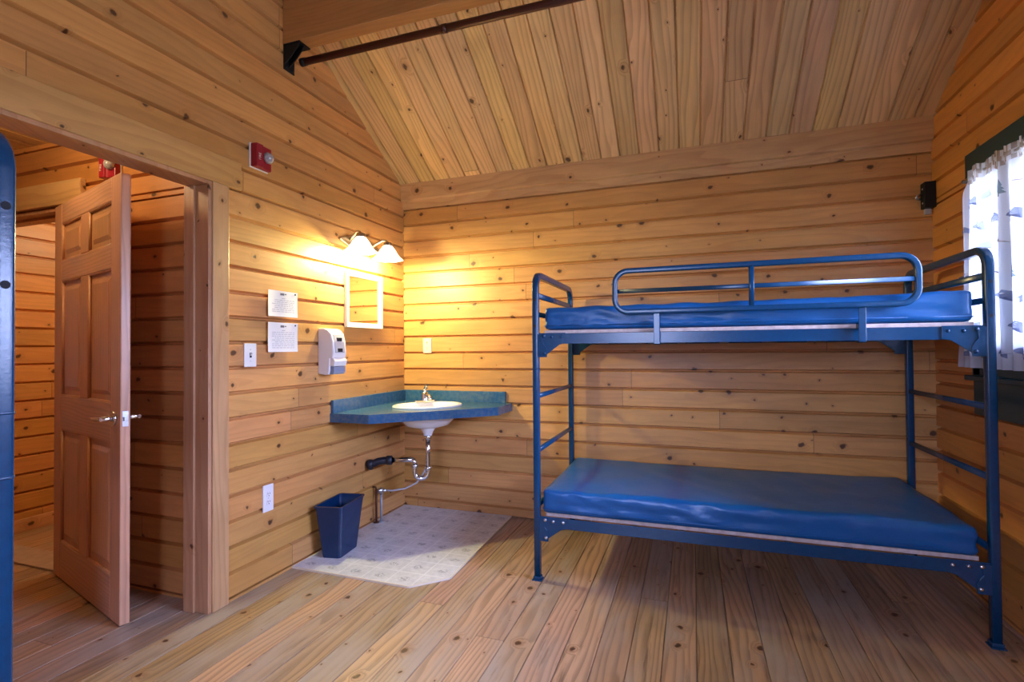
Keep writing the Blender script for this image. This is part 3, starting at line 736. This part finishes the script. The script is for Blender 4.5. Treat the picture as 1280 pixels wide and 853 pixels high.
CZ = 0.83
counter = thing('corner_counter', 'teal laminate corner counter with a white basin set into it', 'counter', (0, 0, 0.775))
BC = Vector((0.395, -0.345)); dg = Vector((1, -1)).normalized(); pp = Vector((1, 1)).normalized()
ra, rb = 0.245, 0.192         # basin half axes: along the front edge, across
cp = [(0.0, 0.0), (0.0, -0.88), (0.285, -0.88), (0.9, -0.285), (0.9, 0.0)]
def ell(a, b, t): 
    p = BC+pp*(a*math.cos(t))+dg*(b*math.sin(t)); return p
# worktop with the basin hole cut out: ring of quads between outline and hole
mb = MB(); seg = 80
def outline_hit(t):
    d = (pp*math.cos(t)+dg*math.sin(t)).normalized(); best = None
    for a, b in zip(cp, cp[1:]+cp[:1]):
        a_, b_ = Vector(a), Vector(b); e_ = b_-a_; den = d.x*e_.y-d.y*e_.x
        if abs(den) < 1e-9: continue
        s_ = ((a_.x-BC.x)*e_.y-(a_.y-BC.y)*e_.x)/den; q = ((a_.x-BC.x)*d.y-(a_.y-BC.y)*d.x)/den
        if s_ > 0 and -1e-6 <= q <= 1+1e-6 and (best is None or s_ < best): best = s_
    return BC+d*best
angs = sorted({round(2*PI*i/seg, 6) for i in range(seg)} | {round(math.atan2((Vector(c)-BC).dot(dg), (Vector(c)-BC).dot(pp)) % (2*PI), 6) for c in cp})
z0, z1 = -0.045, CZ-0.775
ho = [ (lambda d: BC+d*(1/math.sqrt((d.dot(pp)/(ra-0.024))**2+(d.dot(dg)/(rb-0.020))**2)))((pp*math.cos(t)+dg*math.sin(t))) for t in angs]
oo = [outline_hit(t) for t in angs]
z0 = -0.0
rows_ = [[mb.bm.verts.new((p.x, p.y, z)) for p in pts] for pts, z in ((oo, z0), (oo, z1), (ho, z1), (ho, z0))]
for k in range(4):
    A, Bq = rows_[k], rows_[(k+1) % 4]
    for i in range(len(angs)):
        j = (i+1) % len(angs); mb.bm.faces.new([A[i], A[j], Bq[j], Bq[i]])
mb.build('worktop', M['laminate'], counter)
mb = MB(); mb.box(0.0, -0.872, z1, 0.020, 0.0, z1+0.082, bev=0.002); mb.build('backsplash', M['laminate'], counter)
mb = MB(); mb.box(0.020, -0.020, z1, 0.852, 0.0, z1+0.082, bev=0.002); mb.build('backsplash', M['laminate'], counter)
# basin
sink = thing('wash_basin', 'white oval porcelain basin dropped into the corner counter', 'basin', (BC.x, BC.y, CZ))
mb = MB(); prof_in = [(1.0, 0.000), (0.995, 0.009), (0.965, 0.0135), (0.90, 0.012), (0.855, 0.004), (0.82, -0.02), (0.74, -0.075), (0.55, -0.118), (0.28, -0.135), (0.10, -0.138)]
prof_out = [(0.12, -0.168), (0.30, -0.150), (0.60, -0.132), (0.79, -0.085), (0.865, -0.02), (0.865, 0.0)]
rings = []
for k_, h in prof_in+prof_out:
    rings.append([mb.bm.verts.new((pp.x*ra*k_*math.cos(t)+dg.x*rb*k_*math.sin(t), pp.y*ra*k_*math.cos(t)+dg.y*rb*k_*math.sin(t), h)) for t in (2*PI*i/64 for i in range(64))])
for A, Bq in zip(rings, rings[1:]+rings[:1]):
    for i in range(64):
        f = mb.bm.faces.new([A[i], A[(i+1) % 64], Bq[(i+1) % 64], Bq[i]]); f.smooth = True
mb.build('bowl', M['ceramic'], sink)
mb = MB(); mb.lathe([(0.026, -0.130), (0.024, -0.128), (0.014, -0.131), (0.0005, -0.131)], (0, 0, -0.004), seg=24); mb.build('drain_ring', M['chrome'], sink)
# overflow horn under the bowl
mb = MB(); mb.lathe([(0.070, -0.140), (0.060, -0.160), (0.040, -0.185), (0.030, -0.205), (0.030, -0.215)], (0, 0, 0.012), seg=28); mb.build('outlet_boss', M['ceramic'], sink)
# faucet
fc = BC-dg*0.168+pp*0.030
fct = thing('faucet', 'small chrome single-lever faucet behind the oval basin', 'faucet', (fc.x, fc.y, CZ+0.012), math.atan2(dg.y, dg.x))
mb = MB(); mb.prism([(0.026*math.cos(t), 0.078*math.sin(t), 0) for t in (2*PI*i/28 for i in range(28))], (0, 0, 0.014), bev=0.004); mb.build('base_plate', M['chrome'], fct)
mb = MB(); mb.lathe([(0.030, 0.012), (0.028, 0.03), (0.022, 0.055), (0.020, 0.070), (0.001, 0.078)], seg=24)
mb.tube([(0, 0, 0.03), (0.05, 0, 0.052), (0.095, 0, 0.052), (0.118, 0, 0.040), (0.122, 0, 0.026)], 0.0115, 14); mb.build('spout', M['chrome'], fct)
mb = MB(); mb.tube([(0.002, 0, 0.070), (-0.006, 0, 0.092), (0.016, 0, 0.112), (0.045, 0, 0.128)], 0.0105, 12); mb.ball((0.0, 0, 0.082), 0.017, (1, 1, 0.9)); mb.build('lever', M['chrome'], fct)
# trap: chrome tail and P-trap, black drain to the wall
tx, ty = BC.x, BC.y; wl = Vector((0.0, -0.505, 0)); dirw = (Vector((0, -0.505))-BC); dl = dirw.length; dirw.normalize()
trap = thing('drain_trap', 'chrome P-trap below the basin with black pipe to the wall', 'drain pipe', (tx, ty, 0.30))
def TP(a, z): return (dirw.x*a, dirw.y*a, z-0.30)
mb = MB(); R_ = 0.046
path = [TP(0, 0.632), TP(0, 0.50), TP(0, 0.385)]+[TP(R_-R_*math.cos(math.radians(q)), 0.375-R_*math.sin(math.radians(q))) for q in range(15, 181, 15)]
path += [TP(2*R_, 0.40), TP(2*R_, 0.43)]+[TP(2*R_+0.03-0.03*math.cos(math.radians(q)), 0.43+0.03*math.sin(math.radians(q))) for q in range(20, 91, 14)]+[TP(dl-0.15, 0.458)]
mb.tube(path, 0.0175, 16); mb.build('chrome_trap', M['chrome'], trap)
for a, z in ((0, 0.615), (0, 0.40), (2*R_, 0.415)):
    mb = MB(); mb.lathe([(0.0176, -0.016), (0.025, -0.013), (0.025, 0.013), (0.0176, 0.016)], TP(a, z), seg=12); mb.build('slip_nut', M['chrome'], trap)
mb = MB(); mb.tube([TP(dl-0.17, 0.458), TP(dl-0.12, 0.457), TP(dl-0.085, 0.452), TP(dl-0.055, 0.438), TP(dl-0.005, 0.430)], 0.0255, 18)
mb.lathe([(0.026, -0.02), (0.032, -0.018), (0.032, 0.018), (0.026, 0.02)], TP(dl-0.16, 0.458), (dirw.x, dirw.y, 0), 20); mb.lathe([(0.027, -0.018), (0.036, -0.012), (0.036, 0.014), (0.026, 0.016)], TP(dl-0.03, 0.430), (dirw.x, dirw.y, 0), 20)
mb.build('black_drain_pipe', M['abs'], trap)
# supply stub with valve, hose
sup = thing('supply_pipe', 'grey water supply pipe with shut-off valve rising beside the wall', 'water pipe', (0.055, -0.405, 0.0103))
mb = MB(); mb.cyl((0, 0, 0), (0, 0, 0.205), 0.0085, 12); mb.lathe([(0.009, 0), (0.022, 0.001), (0.020, 0.006), (0.009, 0.008)], seg=16); mb.build('riser', M['greypipe'], sup)
mb = MB(); mb.cyl((0, 0, 0.196), (0, 0, 0.240), 0.014, 14); mb.cyl((0, 0, 0.222), (0.035, 0.006, 0.222), 0.010, 12); mb.lathe([(0.0005, 0), (0.016, 0), (0.016, 0.010), (0.0005, 0.012)], (-0.004, -0.014, 0.222), (0, -1, 0), 12); mb.build('shut_off_valve', M['steel'], sup)
mb = MB(); mb.tube([(0.035, 0.006, 0.222), (0.075, 0.02, 0.220), (0.15, 0.07, 0.228), (0.215, 0.12, 0.262), (0.255, 0.155, 0.33), (0.275, 0.175, 0.42), (0.275, 0.185, 0.55), (0.245, 0.20, 0.68), (0.208, 0.209, 0.752)], 0.0062, 10); mb.build('braided_hose', M['hose'], sup)
br = MB(); br.cyl((0, 0, 0), (0, 0, 0.235), 0.0075, 12); br.lathe([(0.008, 0), (0.020, 0.001), (0.018, 0.006), (0.008, 0.008)], seg=16); br.tube([(0, 0, 0.235), (-0.004, 0, 0.246), (-0.028, 0, 0.250)], 0.0075, 12)
o = br.build('brown_pipe', M['brownpipe'], None, loc=(0.032, -0.432, 0.0103)); tag(o, 'thin brown pipe standing next to the water supply valve', 'water pipe')
# waste bin
bt = [(0.046, -1.077), (0.213, -1.046), (0.170, -0.765), (0.010, -0.792)]; bb = [(0.078, -1.050), (0.190, -1.030), (0.168, -0.836), (0.056, -0.852)]
bin_ = thing('waste_bin', 'slim navy blue waste bin on the tile patch by the wall', 'waste bin', (0.12, -0.94, 0.0103))
def rc(c4, inset):
    cx = sum(p[0] for p in c4)/4; cy = sum(p[1] for p in c4)/4; out = []
    pts = [Vector((cx+(p[0]-cx)*(1-inset), cy+(p[1]-cy)*(1-inset))) for p in c4]
    for i in range(4):
        p, a, b = pts[i], pts[i-1], pts[(i+1) % 4]
        ua, ub = (a-p).normalized(), (b-p).normalized(); q = 0.012
        for t in (0, .5, 1): out.append(p+ua*q*(1-t)*(1-0.3*t)+ub*q*t*(0.7+0.3*t))
    return out
mb = MB(); rings = []; HB = 0.302
for z, t, ins in ((0, 0, 0.0), (0.006, 0.02, -0.01), (0.15, 0.5, 0.0), (HB-0.012, 0.96, 0.0), (HB-0.010, 0.97, -0.05), (HB, 1.0, -0.05), (HB, 1.0, 0.05), (HB-0.02, 0.93, 0.04), (0.012, 0.04, 0.06)):
    c4 = [(bb[i][0]+(bt[i][0]-bb[i][0])*t, bb[i][1]+(bt[i][1]-bb[i][1])*t) for i in range(4)]
    rings.append([mb.bm.verts.new((p.x-0.12, p.y+0.94, z)) for p in rc(c4, ins)])
for A, Bq in zip(rings, rings[1:]):
    for i in range(12): mb.bm.faces.new([A[i], A[(i+1) % 12], Bq[(i+1) % 12], Bq[i]])
mb.bm.faces.new(list(reversed(rings[0]))); mb.bm.faces.new(rings[-1])
mb.build('body', M['bin'], bin_)

# ------------------------------------------------------------------ things on the left wall
# vanity light with two lit glass shades
van = thing('vanity_light', 'lit vanity wall light with two frosted glass shades above the mirror', 'wall light', (0, -0.575, 1.945))
mb = MB(); mb.prism([(0, 0.21*math.cos(t)*(1+0.05*math.cos(6*t)), 0.045*math.sin(t)*(1+0.08*math.cos(4*t))) for t in (2*PI*i/48 for i in range(48))], (0.018, 0, 0), bev=0.004)
mb.lathe([(0.05, 0.018), (0.045, 0.026), (0.02, 0.032), (0.0005, 0.034)], (0, 0, 0.0), (1, 0, 0), 28); mb.build('back_plate', M['brass'], van)
for dy in (-0.155, 0.155):
    mb = MB(); mb.tube([(0.015, dy*0.75, 0), (0.05, dy*0.85, 0.028), (0.09, dy*0.95, 0.052), (0.118, dy, 0.046), (0.125, dy, 0.026)], 0.0085, 12)
    mb.lathe([(0.030, -0.004), (0.032, 0.012), (0.024, 0.022), (0.009, 0.028)], (0.125, dy, 0.014), seg=20); arm = mb.build('arm', M['brass'], van)
    mb = MB()
    rip = lambda t, k: 1+0.050*math.cos(8*t)*max(0, (k-2))/4.0
    mb.lathe([(0.026, 0.014), (0.036, 0.004), (0.052, -0.018), (0.066, -0.042), (0.080, -0.062), (0.096, -0.078), (0.104, -0.084)], (0.125, dy, 0), seg=64, ripple=rip)
    sh = mb.build('glass_shade', M['shade'], van, fix=True)
    sd = sh.modifiers.new('thick', 'SOLIDIFY'); sd.thickness = 0.003
    lamp('vanity_bulb', 'POINT', (0.105, -0.575+dy, 1.945-0.105), LAMP_W*(1.45 if dy < 0 else 0.35), (1.0, 0.92, 0.43), 0.035)
# mirror
mir = thing('wall_mirror', 'small white-framed mirror under the lit vanity light', 'mirror', (0, -0.535, 1.375))
mb = MB(); y0, y1, z0, z1, w_ = -0.204, 0.204, 0.0, 0.375, 0.034
for q in (((y0, z0), (y1, z0), (y1-w_, z0+w_), (y0+w_, z0+w_)), ((y1, z0), (y1, z1), (y1-w_, z1-w_), (y1-w_, z0+w_)), ((y1, z1), (y0, z1), (y0+w_, z1-w_), (y1-w_, z1-w_)), ((y0, z1), (y0, z0), (y0+w_, z0+w_), (y0+w_, z1-w_))):
    mb.hexa([(0.0, a, b) for a, b in q]+[(0.026 if k < 2 else 0.016, a, b) for k, (a, b) in enumerate(q)])
mb.build('frame', M['whitepaint'], mir, bevel=0.003)
mb = MB(); mb.box(0.004, y0+w_-0.004, z0+w_-0.004, 0.0085, y1-w_+0.004, z1-w_+0.004); mb.build('mirror_glass', M['mirror'], mir)
# soap dispenser
soap = thing('soap_dispenser', 'white wall soap dispenser with grey push bar beside the mirror', 'soap dispenser', (0, -0.925, 1.075))
mb = MB(); hw = 0.062
prof = [(0.0, 0.008), (0.050, 0.0), (0.078, 0.004), (0.084, 0.03), (0.086, 0.10), (0.108, 0.105), (0.113, 0.14), (0.108, 0.20), (0.094, 0.25), (0.070, 0.275), (0.040, 0.283), (0.0, 0.283)]
mb.prism([(p[0], -hw, p[1]) for p in prof], (0, 2*hw, 0), bev=0.006); mb.build('housing', M['white'], soap)
mb = MB(); mb.prism([(p[0], -hw+0.018, p[1]) for p in ((0.100, 0.112), (0.1155, 0.14), (0.1105, 0.20), (0.098, 0.247), (0.09, 0.24), (0.09, 0.115))], (0, 2*hw-0.036, 0), bev=0.002); mb.build('front_plate', M['greyplastic'], soap)
for zz in (0.150, 0.215):
    mb = MB(); xx = 0.1145 if zz < 0.18 else 0.1085
    mb.box(xx-0.01, -0.022, zz-0.011, xx+0.0025, 0.022, zz+0.011, bev=0.002); mb.build('sight_window', M['slot'], soap)
mb = MB(); mb.prism([(p[0], -hw+0.008, p[1]) for p in ((0.07, 0.004), (0.105, 0.004), (0.112, 0.02), (0.112, 0.050), (0.07, 0.055))], (0, 2*hw-0.016, 0), bev=0.004); mb.build('push_bar', M['bluegrey'], soap)
mb = MB(); mb.prism([(p[0], -hw+0.004, p[1]) for p in ((0.07, 0.055), (0.113, 0.052), (0.122, 0.085), (0.105, 0.106), (0.07, 0.106))], (0, 2*hw-0.008, 0), bev=0.004); mb.build('front_lip', M['white'], soap)
# notices
def notice(label, y0, y1, z0, z1, seed, head):
    root = thing('paper_notice', label, 'notice', (0.012, (y0+y1)/2, z0))
    hw, H_ = (y1-y0)/2, z1-z0; rnd = random.Random(seed)
    def X(y, z): return 0.002+0.010*(z/H_-0.5)**2+0.004*(y/hw)**2+0.002*math.sin(y*30+seed)
    mb = MB(); nx, ny = 14, 10
    for s in (0.0, -0.0012):
        vs = [[mb.bm.verts.new((X(-hw+2*hw*i/nx, H_*j/ny)+s, -hw+2*hw*i/nx, H_*j/ny)) for j in range(ny+1)] for i in range(nx+1)]
        for i in range(nx):
            for j in range(ny): mb.bm.faces.new([vs[i][j], vs[i+1][j], vs[i+1][j+1], vs[i][j+1]]).smooth = True
    mb.build('sheet', M['paper'], root, fix=False)
    mb = MB()
    def dash(a, b, z, h, mi):
        n = max(1, int((b-a)/0.03))
        for q in range(n):
            ya, yb = a+(b-a)*q/n, a+(b-a)*(q+1)/n
            mb.poly([(X(ya, z)+0.0008, ya, z), (X(yb, z)+0.0008, yb, z), (X(yb, z+h)+0.0008, yb, z+h), (X(ya, z+h)+0.0008, ya, z+h)], mi)
    z = H_*0.86; dash(-0.022, 0.006, z-0.004, 0.012, 0); dash(0.009, 0.022, z, 0.006, 0)
    z -= 0.022; dash(-0.012, 0.014, z, 0.0035, 1)
    while z > 0.026:
        z -= 0.0105
        a = -hw*0.74+(0.02 if rnd.random() < .3 else 0)
        while a < hw*0.72:
            b = min(a+rnd.uniform(0.008, 0.03), hw*0.78); dash(a, b, z, 0.0032, 1); a = b+0.005
        if rnd.random() < .12: break
    mb.build('print', [M['ink'], M['greyink']], root, fix=False)
    mb = MB(); mb.ball((X(hw*.82, H_*.92)+0.002, hw*0.82, H_*0.92), 0.005, (0.6, 1, 1), seg=10); mb.build('tack', M['slot'], root)
notice('upper white printed notice pinned above the light switch', -1.390, -1.176, 1.411, 1.552, 1, 'a')
notice('lower white printed notice pinned just under the other one', -1.391, -1.175, 1.218, 1.378, 2, 'b')
# switch and outlets
def plate(name, label, cat, loc, axis, kind, mat, tall=0.116, wide=0.072):
    """axis 'x' = on the left wall (faces +x), 'y' = on the back wall (faces -y)"""
    root = thing(name, label, cat, loc, 0 if axis == 'x' else -PI/2)
    mb = MB(); mb.box(0, -wide/2, -tall/2, 0.007, wide/2, tall/2, bev=0.003); mb.build('cover_plate', mat, root)
    if kind == 'toggle':
        mb = MB(); mb.box(0.0068, -0.006, -0.013, 0.0082, 0.006, 0.013); mb.build('slot', M['slot'], root)
        mb = MB(); mb.prism([(0.007, -0.004, -0.004), (0.021, -0.004, 0.008), (0.021, -0.004, 0.014), (0.007, -0.004, 0.010)], (0, 0.008, 0), bev=0.001); mb.build('toggle', mat, root)
    else:
        for dz in (-0.021, 0.021):
            if kind == 'combo' and dz > 0:
                mb = MB(); mb.box(0.0068, -0.005, dz-0.016, 0.0078, 0.005, dz+0.016); mb.build('slot', M['greyplastic'], root)
                mb = MB(); mb.prism([(0.007, -0.004, dz-0.004), (0.019, -0.004, dz+0.006), (0.019, -0.004, dz+0.011), (0.007, -0.004, dz+0.009)], (0, 0.008, 0), bev=0.001); mb.build('toggle', mat, root)
                continue
            mb = MB(); mb.prism([(0.0065, 0.017*max(-.82, min(.82, math.cos(t)))*1.0, dz+0.0165*math.sin(t)) for t in (2*PI*i/24 for i in range(24))], (0.003, 0, 0), bev=0.0006); rc_ = mb.build('receptacle', mat, root)
            mb = MB(); mb.box(0.0093, -0.0075, dz-0.001, 0.0100, -0.0052, dz+0.009); mb.box(0.0093, 0.0052, dz-0.001, 0.0100, 0.0075, dz+0.008); mb.cyl((0.0093, 0, dz-0.008), (0.0100, 0, dz-0.008), 0.0028, 10); mb.build('pin_slots', M['slot'], rc_)
    for dz in ((-0.03, 0.03) if kind == 'toggle' else (0,)):
        mb = MB(); mb.lathe([(0.0032, 0), (0.003, 0.0012), (0.0003, 0.0015)], (0.0068, 0, dz), (1, 0, 0), 10); mb.build('screw', M['steel'], root)
    return root
plate('light_switch', 'white toggle light switch under the two notices', 'light switch', (0, -1.495, 1.203), 'x', 'toggle', M['white'], 0.120, 0.076)
plate('power_outlet', 'white power outlet low on the wall near the waste bin', 'power outlet', (0, -1.378, 0.442), 'x', 'duplex', M['white'], 0.142, 0.070)
plate('power_outlet', 'ivory outlet and switch plate on the back wall above the counter', 'power outlet', (0.207, 0, 1.255), 'y', 'combo', M['ivory'], 0.116, 0.072)
# fire alarm strobes
def strobe(label, loc, rotz):
    root = thing('fire_alarm_strobe', label, 'fire alarm', loc, rotz, 'red fire alarm strobes')
    mb = MB(); mb.box(0, -0.060, -0.064, 0.010, 0.060, 0.064, bev=0.003); mb.build('back_plate', M['white'], root)
    mb = MB(); mb.prism([(0.010, -0.056, -0.060), (0.048, -0.052, -0.060), (0.050, -0.012, -0.060), (0.038, -0.004, -0.060), (0.036, 0.056, -0.060), (0.010, 0.058, -0.060)], (0, 0, 0.120), bev=0.003)
    body = mb.build('housing', M['red'], root)
    mb = MB(); text_mesh(mb, 'FIRE', 0.021, (0.0508, -0.028, -0.026), (0, 0, 1), (0, -1, 0), lift=0.0); 
    mb.build('lettering', M['white'], root, fix=False)
    mb = MB(); mb.lathe([(0.028, 0.0), (0.030, 0.006), (0.027, 0.018), (0.017, 0.030), (0.0005, 0.034)], (0.036, 0.027, 0.004), (1, 0, 0), 20, ripple=lambda t, k: 1+0.05*math.cos(10*t)); mb.build('strobe_lens', M['lens'], root)
    return root
strobe('red fire alarm strobe beside the hall doorway lintel', (0, -1.442, 2.236), 0)
strobe('red fire alarm strobe half hidden behind the top of the open door', (-0.755, HY, 2.205), -PI/2)

# ------------------------------------------------------------------ bracket and rod below the beam
brk = thing('beam_bracket', 'black steel bracket where the ceiling beam meets the wall', 'bracket', (0, -1.224, 2.94))
mb = MB(); mb.box(0, -0.040, -0.137, 0.006, 0.040, 0.0); mb.build('wall_plate', M['blacksteel'], brk, bevel=0.001)
mb = MB(); mb.box(0.006, -0.044, -0.007, 0.116, 0.044, 0.0); mb.build('seat_plate', M['blacksteel'], brk, bevel=0.001)
for yy in (-0.040, -0.003):
    mb = MB(); mb.prism([(0.006, yy, -0.007), (0.112, yy, -0.007), (0.100, yy, -0.030), (0.050, yy, -0.080), (0.006, yy, -0.112)], (0, 0.006, 0)); mb.build('gusset', M['blacksteel'], brk, bevel=0.001)
for yy in (-0.022, 0.022):
    mb = MB(); mb.lathe([(0.010, 0), (0.010, 0.006), (0.0005, 0.007)], (0.006, yy, -0.122), (1, 0, 0), 6); mb.build('bolt', M['blacksteel'], brk)
rod = thing('ceiling_pipe', 'oxblood red steel pipe hung under the ceiling beam', 'pipe', (0, -1.20, 2.858))
mb = MB(); mb.cyl((0.085, 0, 0), (W, 0, 0), 0.020, 20); mb.build('pipe', M['rod'], rod)
mb = MB(); mb.cyl((0.070, 0, 0), (0.100, 0, 0), 0.0225, 20); mb.build('end_cap', M['blacksteel'], rod)
mb = MB(); mb.cyl((0.958, 0, 0), (0.985, 0, 0), 0.0225, 20); mb.build('coupling', M['rod'], rod)
for xx in (1.75, 3.0):
    mb = MB(); mb.tube([(xx, 0.0235*math.cos(t), 0.0235*math.sin(t)) for t in (2*PI*i/24 for i in range(24))], 0.003, 8, closed=True); mb.cyl((xx, 0, 0.022), (xx, 0, 0.082), 0.004, 8); mb.build('hanger', M['blacksteel'], rod)

# ------------------------------------------------------------------ black box in the far corner
bx = thing('junction_box', 'small black metal box high in the corner above the top bunk', 'electrical box', (3.408, 0, 2.0))
mb = MB(); mb.box(-0.026, -0.060, 0.0, 0.027, 0.0, 0.145, bev=0.002); mb.build('case', M['blacksteel'], bx)
for zz in (0.030, 0.11):
    mb = MB(); mb.lathe([(0.006, 0), (0.005, 0.003), (0.0004, 0.004)], (-0.026, -0.03, zz), (-1, 0, 0), 12); mb.build('screw', M['steel'], bx)
mb = MB(); mb.tube([(-0.024, -0.015, 0.085), (-0.045, -0.015, 0.082), (-0.052, -0.015, 0.068), (-0.044, -0.015, 0.058), (-0.026, -0.015, 0.056)], 0.005, 10); mb.build('hook', M['steel'], bx)
mb = MB(); mb.box(-0.012, -0.02, -0.030, 0.016, 0, 0.0, bev=0.002); mb.build('cable_clamp', M['greyplastic'], bx)

# ------------------------------------------------------------------ hall lamp (its light spills over the hall wall)
lamp('hall_bulb', 'POINT', (-0.75, -2.25, 2.34), HALL_W, (1.0, 0.74, 0.42), 0.06)
lamp('far_room_fill', 'POINT', (-1.1, -0.7, 2.25), FAR_FILL_W, (1.0, 0.78, 0.48), 0.08)  # unseen lamp added to brighten the wall beyond the inner doorway
